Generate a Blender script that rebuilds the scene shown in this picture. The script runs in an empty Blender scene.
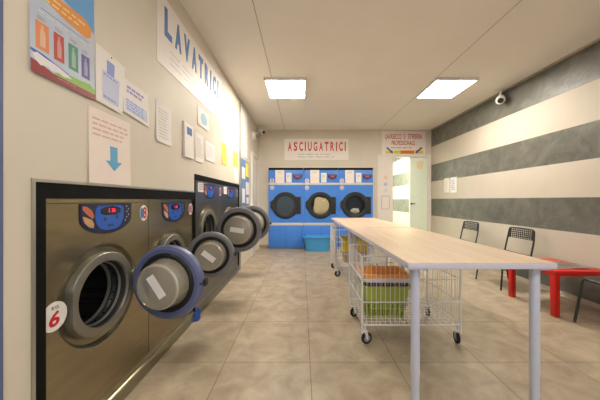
import bpy, bmesh, math, random
from mathutils import Vector, Matrix
random.seed(7)
S = bpy.context.scene
COL = S.collection
PI = math.pi
# ---------------------------------------------------------------- camera, world, light, exposure
CAMZ = 1.15
FPX = 252.0
cam_d = bpy.data.cameras.new('camera'); cam = bpy.data.objects.new('camera', cam_d); COL.objects.link(cam)
cam.location = (0, 0, CAMZ); cam.rotation_euler = (PI/2, 0, 0)
cam_d.sensor_width = 36; cam_d.lens = FPX/600*36; cam_d.shift_x = -2/600; cam_d.clip_start = 0.02
S.camera = cam
w = bpy.data.worlds.new('world'); S.world = w; w.use_nodes = True
bg = w.node_tree.nodes['Background']; bg.inputs[0].default_value = (0.75, 0.85, 1.0, 1); bg.inputs[1].default_value = 1.0
S.view_settings.view_transform = 'Standard'; S.view_settings.look = 'None'
S.view_settings.gamma = 1; S.view_settings.exposure = 0.10
try: S.view_settings.use_curve_mapping = False
except Exception: pass
LAMP_MAIN = 56.0      # emission of the ceiling panels over the machines
LAMP_NEAR = 29.0      # emission of the panels nearer the street
LAMP_BACK = 80.0      # emission of the panel in the room behind

# room numbers
XL, XR, YB, ZC = -1.04, 3.13, 6.10, 2.845
YF = -1.6

# ---------------------------------------------------------------- materials
def srgb(c):
    return tuple(((v/255)/12.92 if v/255 <= 0.04045 else ((v/255+0.055)/1.055)**2.4) for v in c)
MATS = {}
def mat(name, rgb, rough=0.5, metal=0.0, noise=0.0, nscale=8.0, bump=0.0, bscale=60.0, spec=None, stretch=None, emit=None, coat=0.0):
    if name in MATS: return MATS[name]
    m = bpy.data.materials.new(name); m.use_nodes = True; MATS[name] = m
    nt = m.node_tree; p = nt.nodes['Principled BSDF']
    c = srgb(rgb)
    p.inputs['Base Color'].default_value = (*c, 1); p.inputs['Roughness'].default_value = rough; p.inputs['Metallic'].default_value = metal
    if spec is not None: p.inputs['Specular IOR Level'].default_value = spec
    if coat: p.inputs['Coat Weight'].default_value = coat
    tc = nt.nodes.new('ShaderNodeTexCoord'); src = tc.outputs['Object']
    if stretch:
        mp = nt.nodes.new('ShaderNodeMapping'); mp.inputs['Scale'].default_value = stretch
        nt.links.new(src, mp.inputs[0]); src = mp.outputs[0]
    n = nt.nodes.new('ShaderNodeTexNoise'); n.inputs['Scale'].default_value = nscale; n.inputs['Detail'].default_value = 5
    nt.links.new(src, n.inputs['Vector'])
    a = max(noise, 0.02)
    r = nt.nodes.new('ShaderNodeValToRGB')
    r.color_ramp.elements[0].position = 0.3; r.color_ramp.elements[1].position = 0.7
    r.color_ramp.elements[0].color = (*[v*(1-a) for v in c], 1); r.color_ramp.elements[1].color = (*[min(1, v*(1+a)) for v in c], 1)
    nt.links.new(n.outputs['Fac'], r.inputs[0]); nt.links.new(r.outputs[0], p.inputs['Base Color'])
    if bump:
        b = nt.nodes.new('ShaderNodeBump'); b.inputs['Strength'].default_value = bump; b.inputs['Distance'].default_value = 0.01
        n2 = nt.nodes.new('ShaderNodeTexNoise'); n2.inputs['Scale'].default_value = bscale; n2.inputs['Detail'].default_value = 6
        nt.links.new(src, n2.inputs['Vector']); nt.links.new(n2.outputs['Fac'], b.inputs['Height']); nt.links.new(b.outputs[0], p.inputs['Normal'])
    if emit:
        p.inputs['Emission Color'].default_value = (*srgb(emit[0]), 1); p.inputs['Emission Strength'].default_value = emit[1]
    return m

def glass(name, tint, gloss=0.18, body=0.0, bodycol=(200, 200, 200), rough=0.03):
    if name in MATS: return MATS[name]
    m = bpy.data.materials.new(name); m.use_nodes = True; MATS[name] = m
    nt = m.node_tree; nt.nodes.clear()
    out = nt.nodes.new('ShaderNodeOutputMaterial'); tr = nt.nodes.new('ShaderNodeBsdfTransparent'); gl = nt.nodes.new('ShaderNodeBsdfGlossy')
    df = nt.nodes.new('ShaderNodeBsdfDiffuse'); df.inputs[0].default_value = (*srgb(bodycol), 1)
    tr.inputs[0].default_value = (*tint, 1); gl.inputs['Roughness'].default_value = rough
    m1 = nt.nodes.new('ShaderNodeMixShader'); m2 = nt.nodes.new('ShaderNodeMixShader')
    lw = nt.nodes.new('ShaderNodeLayerWeight'); lw.inputs[0].default_value = gloss
    m1.inputs[0].default_value = body
    nt.links.new(tr.outputs[0], m1.inputs[1]); nt.links.new(df.outputs[0], m1.inputs[2])
    nt.links.new(lw.outputs['Fresnel'], m2.inputs[0]); nt.links.new(m1.outputs[0], m2.inputs[1]); nt.links.new(gl.outputs[0], m2.inputs[2])
    nt.links.new(m2.outputs[0], out.inputs[0])
    return m

M_WALL = mat('wall_paint', (216, 207, 190), 0.6, noise=0.03, nscale=3, bump=0.05, bscale=120)
M_CEIL = mat('ceiling_paint', (240, 234, 224), 0.8, noise=0.02, nscale=2)
M_SEAM = mat('ceiling_joint', (176, 168, 152), 0.8)
M_WHITE = mat('white_paint', (226, 222, 214), 0.4)
M_FRAMEW = mat('door_frame_paint', (230, 222, 212), 0.4)
M_PAPER = mat('paper', (236, 231, 226), 0.7)
M_PAPERPINK = mat('pinkish_paper', (240, 226, 216), 0.7)
M_BOARD = mat('sign_board', (236, 229, 221), 0.5)
M_BLACK = mat('black_frame', (15, 15, 13), 0.6, spec=0.15, noise=0.4, nscale=25)
M_BLKPL = mat('black_plastic', (34, 34, 33), 0.45, noise=0.1)
M_CHAIR = mat('chair_black', (38, 42, 40), 0.5)
M_RUBBER = mat('rubber', (22, 22, 22), 0.6)
M_HUB = mat('hub_grey', (150, 150, 150), 0.4)
M_CHROME = mat('wire_enamel', (236, 234, 232), 0.35)
M_ALU = mat('aluminium', (178, 176, 168), 0.35, metal=0.8)
M_BLUE = mat('dryer_blue', (68, 132, 222), 0.4, noise=0.02)
M_BLUED = mat('dryer_blue_edge', (24, 52, 98), 0.5)
M_STRIP = mat('cream_strip', (214, 210, 202), 0.4)
M_RED = mat('red_lacquer', (196, 28, 18), 0.35, noise=0.04)
M_LEG = mat('table_leg_enamel', (200, 204, 220), 0.35)
M_EDGE = mat('table_edge', (206, 202, 214), 0.4)
M_DOORRING = mat('door_ring', (94, 102, 138), 0.35, noise=0.05)
M_DOORRING2 = mat('door_ring_grey', (122, 120, 124), 0.35, noise=0.05)
M_BASIN = mat('basin_blue', (72, 158, 220), 0.35)
M_NAVY = mat('panel_navy', (30, 32, 66), 0.35)
M_DIAL = mat('panel_blue', (40, 98, 196), 0.35)
M_LED = mat('led_red', (255, 40, 70), 0.5, emit=((255, 40, 70), 0.9))
M_TXTBLUE = mat('letter_blue', (84, 130, 190), 0.5)
M_TXTRED = mat('letter_red', (206, 66, 44), 0.5)
M_TXTPINK = mat('letter_crimson', (190, 66, 74), 0.5)
M_GREYTXT = mat('print_grey', (164, 160, 160), 0.7)
M_YEL = mat('yellow_note', (236, 226, 104), 0.6)
M_YELB = mat('yellow_plastic', (232, 208, 40), 0.4)
M_ORANGE = mat('orange_plastic', (250, 176, 84), 0.4)
M_LIME = mat('lime_plastic', (168, 184, 76), 0.4)
M_BLUEB = mat('blue_basket', (40, 84, 128), 0.4)
M_RIMW = mat('white_plastic', (220, 220, 222), 0.4)
M_TAN = mat('tan_plastic', (206, 182, 150), 0.5)

def brushed(name, rgb, rough):
    m = mat(name, rgb, rough, metal=0.9, noise=0.10, nscale=3.0, bump=0.03, bscale=14, stretch=(1, 1, 9))
    return m
M_STEEL = brushed('brushed_steel', (152, 140, 114), 0.25)
M_STEELK = brushed('dark_steel', (128, 126, 120), 0.32)
M_STEELD = brushed('pressed_steel', (150, 142, 120), 0.3)
M_RING = mat('cast_ring', (140, 136, 124), 0.45, metal=0.6, noise=0.06)

def drum_mat():
    m = bpy.data.materials.new('perforated_drum'); m.use_nodes = True; nt = m.node_tree; p = nt.nodes['Principled BSDF']
    p.inputs['Metallic'].default_value = 0.9; p.inputs['Roughness'].default_value = 0.35
    tc = nt.nodes.new('ShaderNodeTexCoord'); v = nt.nodes.new('ShaderNodeTexVoronoi'); v.inputs['Scale'].default_value = 55
    v.inputs['Randomness'].default_value = 0.0
    r = nt.nodes.new('ShaderNodeValToRGB'); r.color_ramp.elements[0].position = 0.28; r.color_ramp.elements[1].position = 0.34
    r.color_ramp.elements[0].color = (0.01, 0.01, 0.01, 1); r.color_ramp.elements[1].color = (0.16, 0.16, 0.15, 1)
    nt.links.new(tc.outputs['Object'], v.inputs['Vector']); nt.links.new(v.outputs['Distance'], r.inputs[0]); nt.links.new(r.outputs[0], p.inputs['Base Color'])
    return m
M_DRUM = drum_mat()
M_DRUMDARK = mat('dark_drum', (40, 42, 42), 0.4, metal=0.5)

def floor_mat():
    m = bpy.data.materials.new('concrete_tiles'); m.use_nodes = True; nt = m.node_tree; p = nt.nodes['Principled BSDF']
    L = nt.links.new
    tc = nt.nodes.new('ShaderNodeTexCoord'); mp = nt.nodes.new('ShaderNodeMapping')
    mp.inputs['Location'].default_value = (-0.059+0.604*10+0.002, -1.789+0.597*10+0.002, 0)
    L(tc.outputs['Object'], mp.inputs[0])
    b = nt.nodes.new('ShaderNodeTexBrick'); b.offset = 0; b.squash = 1
    b.inputs['Scale'].default_value = 1; b.inputs['Brick Width'].default_value = 0.604; b.inputs['Row Height'].default_value = 0.597
    b.inputs['Mortar Size'].default_value = 0.0025; b.inputs['Mortar Smooth'].default_value = 0.2
    b.inputs['Color1'].default_value = (*srgb((178, 164, 142)), 1); b.inputs['Color2'].default_value = (*srgb((169, 155, 134)), 1)
    b.inputs['Mortar'].default_value = (*srgb((118, 96, 70)), 1)
    L(mp.outputs[0], b.inputs['Vector'])
    n = nt.nodes.new('ShaderNodeTexNoise'); n.inputs['Scale'].default_value = 5.5; n.inputs['Detail'].default_value = 10; n.inputs['Roughness'].default_value = 0.62; n.inputs['Distortion'].default_value = 0.5
    L(tc.outputs['Object'], n.inputs['Vector'])
    r = nt.nodes.new('ShaderNodeValToRGB'); r.color_ramp.elements[0].position = 0.32; r.color_ramp.elements[1].position = 0.72
    r.color_ramp.elements[0].color = (0.72, 0.70, 0.66, 1); r.color_ramp.elements[1].color = (1.18, 1.18, 1.17, 1)
    L(n.outputs['Fac'], r.inputs[0])
    mx = nt.nodes.new('ShaderNodeMix'); mx.data_type = 'RGBA'; mx.blend_type = 'MULTIPLY'; mx.inputs[0].default_value = 1
    L(b.outputs['Color'], mx.inputs[6]); L(r.outputs[0], mx.inputs[7]); L(mx.outputs[2], p.inputs['Base Color'])
    p.inputs['Roughness'].default_value = 0.38; p.inputs['Specular IOR Level'].default_value = 0.4
    bp = nt.nodes.new('ShaderNodeBump'); bp.inputs['Strength'].default_value = 0.3; bp.inputs['Distance'].default_value = 0.003; bp.invert = True
    L(b.outputs['Fac'], bp.inputs['Height']); L(bp.outputs[0], p.inputs['Normal'])
    return m
M_FLOOR = floor_mat()

def plaster_mat():
    m = bpy.data.materials.new('grey_polished_plaster'); m.use_nodes = True; nt = m.node_tree; p = nt.nodes['Principled BSDF']; L = nt.links.new
    tc = nt.nodes.new('ShaderNodeTexCoord')
    n = nt.nodes.new('ShaderNodeTexNoise'); n.inputs['Scale'].default_value = 3.5; n.inputs['Detail'].default_value = 8; n.inputs['Distortion'].default_value = 1.2
    L(tc.outputs['Object'], n.inputs['Vector'])
    r = nt.nodes.new('ShaderNodeValToRGB'); r.color_ramp.elements[0].position = 0.3; r.color_ramp.elements[1].position = 0.75
    r.color_ramp.elements[0].color = (*srgb((88, 88, 80)), 1); r.color_ramp.elements[1].color = (*srgb((120, 119, 108)), 1)
    L(n.outputs['Fac'], r.inputs[0]); L(r.outputs[0], p.inputs['Base Color'])
    p.inputs['Roughness'].default_value = 0.4; p.inputs['Specular IOR Level'].default_value = 0.5
    n2 = nt.nodes.new('ShaderNodeTexNoise'); n2.inputs['Scale'].default_value = 13; n2.inputs['Detail'].default_value = 5; n2.inputs['Distortion'].default_value = 1.0
    L(tc.outputs['Object'], n2.inputs['Vector'])
    bp = nt.nodes.new('ShaderNodeBump'); bp.inputs['Strength'].default_value = 0.35; bp.inputs['Distance'].default_value = 0.02
    L(n2.outputs['Fac'], bp.inputs['Height']); L(bp.outputs[0], p.inputs['Normal'])
    return m
M_PLASTER = plaster_mat()

def wood_mat():
    m = bpy.data.materials.new('birch_tabletop'); m.use_nodes = True; nt = m.node_tree; p = nt.nodes['Principled BSDF']; L = nt.links.new
    tc = nt.nodes.new('ShaderNodeTexCoord'); mp = nt.nodes.new('ShaderNodeMapping'); mp.inputs['Scale'].default_value = (14, 0.9, 1)
    L(tc.outputs['Object'], mp.inputs[0])
    n = nt.nodes.new('ShaderNodeTexNoise'); n.inputs['Scale'].default_value = 2.2; n.inputs['Detail'].default_value = 5
    L(mp.outputs[0], n.inputs['Vector'])
    r = nt.nodes.new('ShaderNodeValToRGB'); r.color_ramp.elements[0].position = 0.35; r.color_ramp.elements[1].position = 0.68
    r.color_ramp.elements[0].color = (*srgb((200, 174, 146)), 1); r.color_ramp.elements[1].color = (*srgb((213, 192, 164)), 1)
    L(n.outputs['Fac'], r.inputs[0]); L(r.outputs[0], p.inputs['Base Color']); p.inputs['Roughness'].default_value = 0.33
    return m
M_WOOD = wood_mat()
M_LAMP = mat('lamp_diffuser', (255, 250, 240), 0.5, emit=((255, 246, 233), LAMP_MAIN))
M_LAMPN = mat('lamp_diffuser_street', (255, 250, 240), 0.5, emit=((255, 246, 234), LAMP_NEAR))
M_LAMPB = mat('lamp_diffuser_back', (255, 255, 250), 0.5, emit=((246, 255, 236), LAMP_BACK))

# ---------------------------------------------------------------- mesh helpers
def new(): return bmesh.new()
def box(bm, x0, y0, z0, x1, y1, z1, bev=0.0, mi=0):
    vs = [bm.verts.new((x, y, z)) for x in (min(x0, x1), max(x0, x1)) for y in (min(y0, y1), max(y0, y1)) for z in (min(z0, z1), max(z0, z1))]
    F = [(0, 1, 3, 2), (4, 6, 7, 5), (0, 4, 5, 1), (2, 3, 7, 6), (0, 2, 6, 4), (1, 5, 7, 3)]
    fs = [bm.faces.new([vs[i] for i in f]) for f in F]
    for f in fs: f.material_index = mi
    if bev > 0:
        es = list({e for f in fs for e in f.edges})
        bmesh.ops.bevel(bm, geom=es, offset=bev, segments=2, affect='EDGES', profile=0.5)
def basis(d):
    d = Vector(d).normalized(); a = Vector((0, 0, 1)) if abs(d.z) < 0.9 else Vector((1, 0, 0))
    u = d.cross(a).normalized(); v = d.cross(u).normalized(); return d, u, v
def lathe(bm, prof, org, axis, n=48, close=False):
    """prof: list of (radius, height along axis)"""
    d, u, v = basis(axis); org = Vector(org); rings = []
    for r, h in prof:
        if r < 1e-6: rings.append([bm.verts.new(org+d*h)])
        else: rings.append([bm.verts.new(org+d*h+(u*math.cos(2*PI*i/n)+v*math.sin(2*PI*i/n))*r) for i in range(n)])
    pairs = list(zip(rings[:-1], rings[1:]))
    if close: pairs.append((rings[-1], rings[0]))
    for a, b in pairs:
        for i in range(n):
            j = (i+1) % n
            if len(a) == 1 and len(b) == 1: continue
            if len(a) == 1: f = bm.faces.new((a[0], b[j], b[i]))
            elif len(b) == 1: f = bm.faces.new((a[i], a[j], b[0]))
            else: f = bm.faces.new((a[i], a[j], b[j], b[i]))
            f.smooth = True
def cyl(bm, p0, p1, r, n=16):
    d = Vector(p1)-Vector(p0); lathe(bm, [(0, 0), (r, 0), (r, d.length), (0, d.length)], p0, d, n)
def tube(bm, pts, r, n=8, closed=False):
    pts = [Vector(p) for p in pts]; N = len(pts); rings = []
    u = None
    for i, p in enumerate(pts):
        if closed: t = (pts[(i+1) % N]-pts[i-1]).normalized()
        elif i == 0: t = (pts[1]-pts[0]).normalized()
        elif i == N-1: t = (pts[-1]-pts[-2]).normalized()
        else: t = ((pts[i+1]-p).normalized()+(p-pts[i-1]).normalized()).normalized()
        if u is None: _, u, _ = basis(t)
        u = (u-t*u.dot(t)).normalized(); v = t.cross(u)
        rings.append([bm.verts.new(p+(u*math.cos(2*PI*k/n)+v*math.sin(2*PI*k/n))*r) for k in range(n)])
    for a, b in (list(zip(rings[:-1], rings[1:])) + ([(rings[-1], rings[0])] if closed else [])):
        for k in range(n):
            f = bm.faces.new((a[k], a[(k+1) % n], b[(k+1) % n], b[k])); f.smooth = True
    if not closed:
        bm.faces.new(rings[0][::-1]); bm.faces.new(rings[-1])
def smooth_path(pts, r=0.05, n=5):
    """round the corners of a polyline"""
    pts = [Vector(p) for p in pts]; out = [pts[0]]
    for a, b, c in zip(pts[:-2], pts[1:-1], pts[2:]):
        d1 = (a-b); d2 = (c-b); k = min(r, d1.length*0.45, d2.length*0.45)
        p0 = b+d1.normalized()*k; p2 = b+d2.normalized()*k
        for i in range(n+1):
            t = i/n; out.append(p0*(1-t)**2+b*2*t*(1-t)+p2*t*t)
    out.append(pts[-1]); return out
def prism(bm, poly, P, h0, h1):
    """poly of (u, v), P maps (u, v, n) to a point"""
    a = [bm.verts.new(P(u, v, h0)) for u, v in poly]; b = [bm.verts.new(P(u, v, h1)) for u, v in poly]
    bm.faces.new(a); bm.faces.new(b[::-1])
    for i in range(len(poly)):
        j = (i+1) % len(poly); bm.faces.new((a[i], b[i], b[j], a[j]))
def holed_plate(bm, u0, u1, v0, v1, cu, cv, R, P, n=72):
    """flat plate with a round hole"""
    angs = [2*PI*i/n for i in range(n)]+[math.atan2(v-cv, u-cu) % (2*PI) for u in (u0, u1) for v in (v0, v1)]
    angs = sorted(set(round(a, 6) for a in angs))
    inn, out = [], []
    for a in angs:
        c, s = math.cos(a), math.sin(a)
        k = min([((u1 if c > 0 else u0)-cu)/c if abs(c) > 1e-9 else 1e9, ((v1 if s > 0 else v0)-cv)/s if abs(s) > 1e-9 else 1e9])
        inn.append(bm.verts.new(P(cu+c*R, cv+s*R, 0))); out.append(bm.verts.new(P(cu+c*k, cv+s*k, 0)))
    for i in range(len(angs)):
        j = (i+1) % len(angs); bm.faces.new((inn[i], inn[j], out[j], out[i]))
def obj(name, bm, m, parent=None, xf=None, mods=None, autosmooth=True):
    if xf is not None: bmesh.ops.transform(bm, matrix=xf, verts=bm.verts)
    if parent is not None:
        r = parent
        while r.parent: r = r.parent
        bmesh.ops.translate(bm, verts=bm.verts, vec=-Vector(r.get('_o', (0, 0, 0))))
    bmesh.ops.recalc_face_normals(bm, faces=bm.faces)
    me = bpy.data.meshes.new(name); bm.to_mesh(me); bm.free()
    for mm in (m if isinstance(m, (list, tuple)) else [m]): me.materials.append(mm)
    if autosmooth:
        try: me.set_sharp_from_angle(angle=math.radians(35))
        except Exception: pass
    o = bpy.data.objects.new(name, me); COL.objects.link(o)
    if parent is not None: o.parent = parent
    return o
def tag(o, label=None, cat=None, group=None, kind=None):
    if label: o['label'] = label
    if cat: o['category'] = cat
    if group: o['group'] = group
    if kind: o['kind'] = kind
    return o
def thing(name, label, cat, loc, group=None):
    """an Empty at the thing's base; parts are modelled in room coordinates"""
    o = bpy.data.objects.new(name, None); COL.objects.link(o); o.empty_display_size = 0.05
    o.location = loc; o['_o'] = tuple(float(v) for v in loc)
    return tag(o, label, cat, group)
def solo(name, bm, m, label, cat, group=None, loc=None):
    if loc is not None: bmesh.ops.translate(bm, verts=bm.verts, vec=-Vector(loc))
    o = obj(name, bm, m)
    if loc is not None: o.location = loc
    return tag(o, label, cat, group)
def struct(name, bm, m):
    return tag(obj(name, bm, m), kind='structure')
def dup(o, parent=None):
    c = o.copy(); COL.objects.link(c)
    if parent is not None: c.parent = parent
    for ch in list(o.children): dup(ch, c)
    return c

# wall planes: (u to the reader's right, v up, n out of the wall)
def PL(u, v, n): return Vector((XL+n, u, v))
def PB(u, v, n): return Vector((u, YB-n, v))
def PR(u, v, n): return Vector((XR-n, u, v))
def ptsmap(bm, P):
    for v in bm.verts: v.co = P(v.co.x, v.co.y, v.co.z)
def text_bm(s, u0, v0, u1, v1, P, n0, depth=0.002, slant=0.0, bold=0.0):
    cu = bpy.data.curves.new('t', 'FONT'); cu.body = s; cu.extrude = 0.5; cu.shear = slant; cu.offset = bold; cu.resolution_u = 3
    ob = bpy.data.objects.new('t', cu); COL.objects.link(ob)
    dg = bpy.context.evaluated_depsgraph_get(); me = bpy.data.meshes.new_from_object(ob.evaluated_get(dg))
    bm = bmesh.new(); bm.from_mesh(me); bpy.data.objects.remove(ob); bpy.data.curves.remove(cu); bpy.data.meshes.remove(me)
    xs = [v.co.x for v in bm.verts]; ys = [v.co.y for v in bm.verts]
    ax, bx, ay, by = min(xs), max(xs), min(ys), max(ys)
    for v in bm.verts:
        u = u0+(v.co.x-ax)/(bx-ax)*(u1-u0); t = v0+(v.co.y-ay)/(by-ay)*(v1-v0); n = n0+depth*(1 if v.co.z > 0 else 0)
        v.co = P(u, t, n)
    return bm
def rect(bm, u0, v0, u1, v1, P, n0, n1):
    prism(bm, [(u0, v0), (u1, v0), (u1, v1), (u0, v1)], P, n0, n1)
def quad(bm, c, P, n0, n1): prism(bm, c, P, n0, n1)
def dashes(bm, u0, v0, u1, v1, rows, P, n0, fill=0.45, gap=0.12, seed=1):
    rd = random.Random(seed); h = (v1-v0)/rows; d = 1 if u1 > u0 else -1
    for r in range(rows):
        y0 = v1-(r+1)*h+h*(1-fill)/2; u = u0; W = abs(u1-u0)
        end = u1-d*W*rd.uniform(0, 0.25)
        while (end-u)*d > W*0.04:
            wd = W*rd.uniform(0.08, 0.22); e = u+d*min(wd, abs(end-u))
            rect(bm, u, y0, e, y0+h*fill, P, n0, n0+0.0006); u = e+d*W*gap*0.35
def ellipse(cu, cv, a, b, n=28): return [(cu+a*math.cos(2*PI*i/n), cv+b*math.sin(2*PI*i/n)) for i in range(n)]

# ---------------------------------------------------------------- the room
bm = new(); box(bm, -1.9, YF-0.1, -0.06, 3.4, 10.6, 0); struct('floor', bm, M_FLOOR)
bm = new(); box(bm, -1.3, YF-0.1, ZC, 3.4, 10.6, ZC+0.08); struct('ceiling', bm, M_CEIL)
for k, x in enumerate((-0.42, 1.86)):
    bm = new(); box(bm, x-0.004, YF, ZC-0.0015, x+0.004, YB, ZC+0.002); struct('trim_%d' % (k+1), bm, M_SEAM)
# left wall with two machine openings
SEAM = [1.022, 1.727, 2.430, 3.29, 4.14]
Z1, Z2 = 1.222, 1.405
bm = new()
box(bm, XL-0.16, YF, 0, XL, SEAM[0]-0.043, ZC)
box(bm, XL-0.16, SEAM[0]-0.043, Z1, XL, SEAM[2], ZC)
box(bm, XL-0.16, SEAM[2], Z2, XL, SEAM[4]+0.03, ZC)
box(bm, XL-0.16, SEAM[4]+0.03, 0, XL, YB+0.12, ZC)
struct('wall_left', bm, M_WALL)
# right wall in bands
bm = new()
bands = [0, 0.37, 0.777, 1.18, 1.595, 1.995, 2.43, ZC]
for i in range(7):
    box(bm, XR, YF, bands[i], XR+0.15, 10.5, bands[i+1], mi=(0 if i % 2 else 1))
struct('wall_right', bm, [mat('band_paint', (196, 187, 171), 0.6, noise=0.03, nscale=3), M_PLASTER])
# back wall with doorway
DX0, DX1, DZ = 2.20, 3.045, 2.19
bm = new()
box(bm, XL-0.16, YB, 0, 1.83, YB+0.12, ZC)
box(bm, 1.83, YB, 2.245, XR, YB+0.12, ZC)
struct('wall_back', bm, M_WALL)
# the bright room behind
bm = new(); box(bm, 1.2, YB+0.12, 0, 1.3, 10.5, ZC); struct('wall_annex_left', bm, M_WHITE)
bm = new(); box(bm, 1.2, 10.5, 0, XR+0.15, 10.6, ZC); struct('wall_annex_back', bm, M_WHITE)
# street side behind the camera: wall with a wide shop window
bm = new()
box(bm, XL-0.16, YF-0.12, 0, 3.3, YF, 0.35); box(bm, XL-0.16, YF-0.12, 2.5, 3.3, YF, ZC)
box(bm, XL-0.16, YF-0.12, 0.35, -0.8, YF, 2.5); box(bm, 2.9, YF-0.12, 0.35, 3.3, YF, 2.5)
struct('wall_front', bm, M_WALL)
bm = new(); box(bm, -0.8, YF-0.07, 0.35, 2.9, YF-0.06, 2.5)
win = struct('window_1', bm, glass('window_glass', (0.95, 0.97, 1.0), 0.1))
bm = new()
for x in (-0.8, 0.42, 1.66, 2.86): box(bm, x, YF-0.09, 0.35, x+0.04, YF-0.03, 2.5)
obj('window_frame', bm, M_ALU, win)
# pale metal bead round the first machine opening
bm = new()
box(bm, XL-0.002, SEAM[0]-0.056, 0, XL+0.006, SEAM[0]-0.043, Z1+0.012, 0)
box(bm, XL-0.002, SEAM[0]-0.043, Z1, XL+0.006, SEAM[2], Z1+0.012, 0)
struct('trim_3', bm, M_ALU)
# black frames
def frame(y0, y1, ztop, band, side0, side1, n):
    bm = new(); X0, X1 = XL-0.06, XL+0.002
    box(bm, X0, y0, 0.0, X1, y0+side0, ztop); box(bm, X0, y0+side0, ztop-band, X1, y1, ztop)
    if side1: box(bm, X0, y1-side1, 0.0, X1, y1, ztop-band)
    struct('trim_%d' % n, bm, M_BLACK)
frame(SEAM[0]-0.041, SEAM[2]-0.001, Z1-0.001, 0.065, 0.041, 0, 4)
frame(SEAM[2]+0.001, SEAM[4]+0.028, Z2-0.001, 0.055, 0.026, 0.026, 5)
# blue edge at the picture's left and left wall door
bm = new(); box(bm, XL, 0.30, 0, XL+0.004, 0.874, ZC); struct('trim_6', bm, mat('blue_pilaster', (92, 106, 144), 0.5))
bm = new(); box(bm, -1.036, YB-0.012, 0, -0.79, YB, 0.065); struct('baseboard_back', bm, mat('skirting', (170, 148, 118), 0.5))
bm = new(); box(bm, XR-0.012, YF, 0, XR, YB, 0.05); struct('baseboard_right', bm, mat('skirting_pale', (190, 180, 160), 0.5))
# ceiling duct along the right wall
bm = new(); box(bm, XR-0.028, YF, ZC-0.022, XR, YB, ZC); struct('trim_7', bm, mat('cable_duct', (176, 164, 146), 0.6))
# back doorway: frame, fixed side panel, leaf
bm = new()
box(bm, 1.83, YB-0.02, 0, 1.865, YB+0.12, 2.245)
box(bm, 3.045, YB-0.02, 0, 3.085, YB+0.12, 2.245); box(bm, 1.865, YB-0.02, DZ, 3.045, YB+0.12, 2.245)
box(bm, 3.085, YB+0.0, 0, XR, YB+0.12, 2.245)
door1 = struct('door_1', bm, M_FRAMEW)
bm = new(); box(bm, 1.865, YB, 0, 2.20, YB+0.045, DZ); obj('side_panel', bm, M_FRAMEW, door1)
bm = new(); box(bm, 2.62, YB+0.02, 0.005, 3.043, YB+0.06, DZ-0.004, 0.003); leaf = obj('door_leaf', bm, mat('door_leaf_paint', (230, 240, 220), 0.35), door1)
bm = new(); cyl(bm, (2.65, YB+0.02, 1.06), (2.65, YB-0.02, 1.06), 0.02); box(bm, 2.63, YB-0.035, 1.05, 2.73, YB-0.02, 1.07, 0.004); obj('door_handle', bm, M_BLKPL, leaf)
# left wall door near the corner
bm = new()
y0, y1 = 5.16, 5.98
box(bm, XL, y0, 0, XL+0.025, y0+0.07, 2.15); box(bm, XL, y1-0.07, 0, XL+0.025, y1, 2.15); box(bm, XL, y0+0.07, 2.08, XL+0.025, y1-0.07, 2.15)
door2 = struct('door_2', bm, M_WHITE)
bm = new(); box(bm, XL, y0+0.07, 0.005, XL+0.012, y1-0.07, 2.08); l2 = obj('door_leaf', bm, M_FRAMEW, door2)
bm = new(); cyl(bm, (XL+0.012, y0+0.13, 1.0), (XL+0.05, y0+0.13, 1.0), 0.01, 12); box(bm, XL+0.045, y0+0.12, 0.99, XL+0.058, y0+0.23, 1.01, 0.003); obj('door_handle', bm, M_ALU, l2)

# ---------------------------------------------------------------- ceiling lamps
def lamp(cx, cy, sx, sy, label, m, z=ZC, group=None, cat='ceiling light'):
    t = thing('ceiling_light', label, cat, (cx, cy, z), group)
    bm = new(); h = 0.042; e = 0.022
    box(bm, cx-sx/2, cy-sy/2, z-h, cx+sx/2, cy-sy/2+e, z, 0.002); box(bm, cx-sx/2, cy+sy/2-e, z-h, cx+sx/2, cy+sy/2, z, 0.002)
    box(bm, cx-sx/2, cy-sy/2+e, z-h, cx-sx/2+e, cy+sy/2-e, z, 0.002); box(bm, cx+sx/2-e, cy-sy/2+e, z-h, cx+sx/2, cy+sy/2-e, z, 0.002)
    obj('frame', bm, M_WHITE, t)
    bm = new(); box(bm, cx-sx/2+e, cy-sy/2+e, z-h+0.004, cx+sx/2-e, cy+sy/2-e, z-h+0.012); obj('diffuser', bm, m, t)
lamp(-0.235, 3.79, 0.59, 0.64, 'square lit ceiling panel on the left, above the aisle beside the washers', M_LAMP, group='square ceiling light panels')
lamp(2.145, 3.79, 0.59, 0.64, 'square lit ceiling panel on the right, above the table near the striped wall', M_LAMP, group='square ceiling light panels')
lamp(-0.235, -0.3, 0.59, 0.64, 'square lit ceiling panel behind the viewer on the washer side', M_LAMPN, group='square ceiling light panels')
lamp(2.145, -0.3, 0.59, 0.64, 'square lit ceiling panel behind the viewer on the striped wall side', M_LAMPN, group='square ceiling light panels')
lamp(1.95, 7.6, 0.9, 0.9, 'bright white ceiling panel in the room behind the doorway', M_LAMPB)

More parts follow.
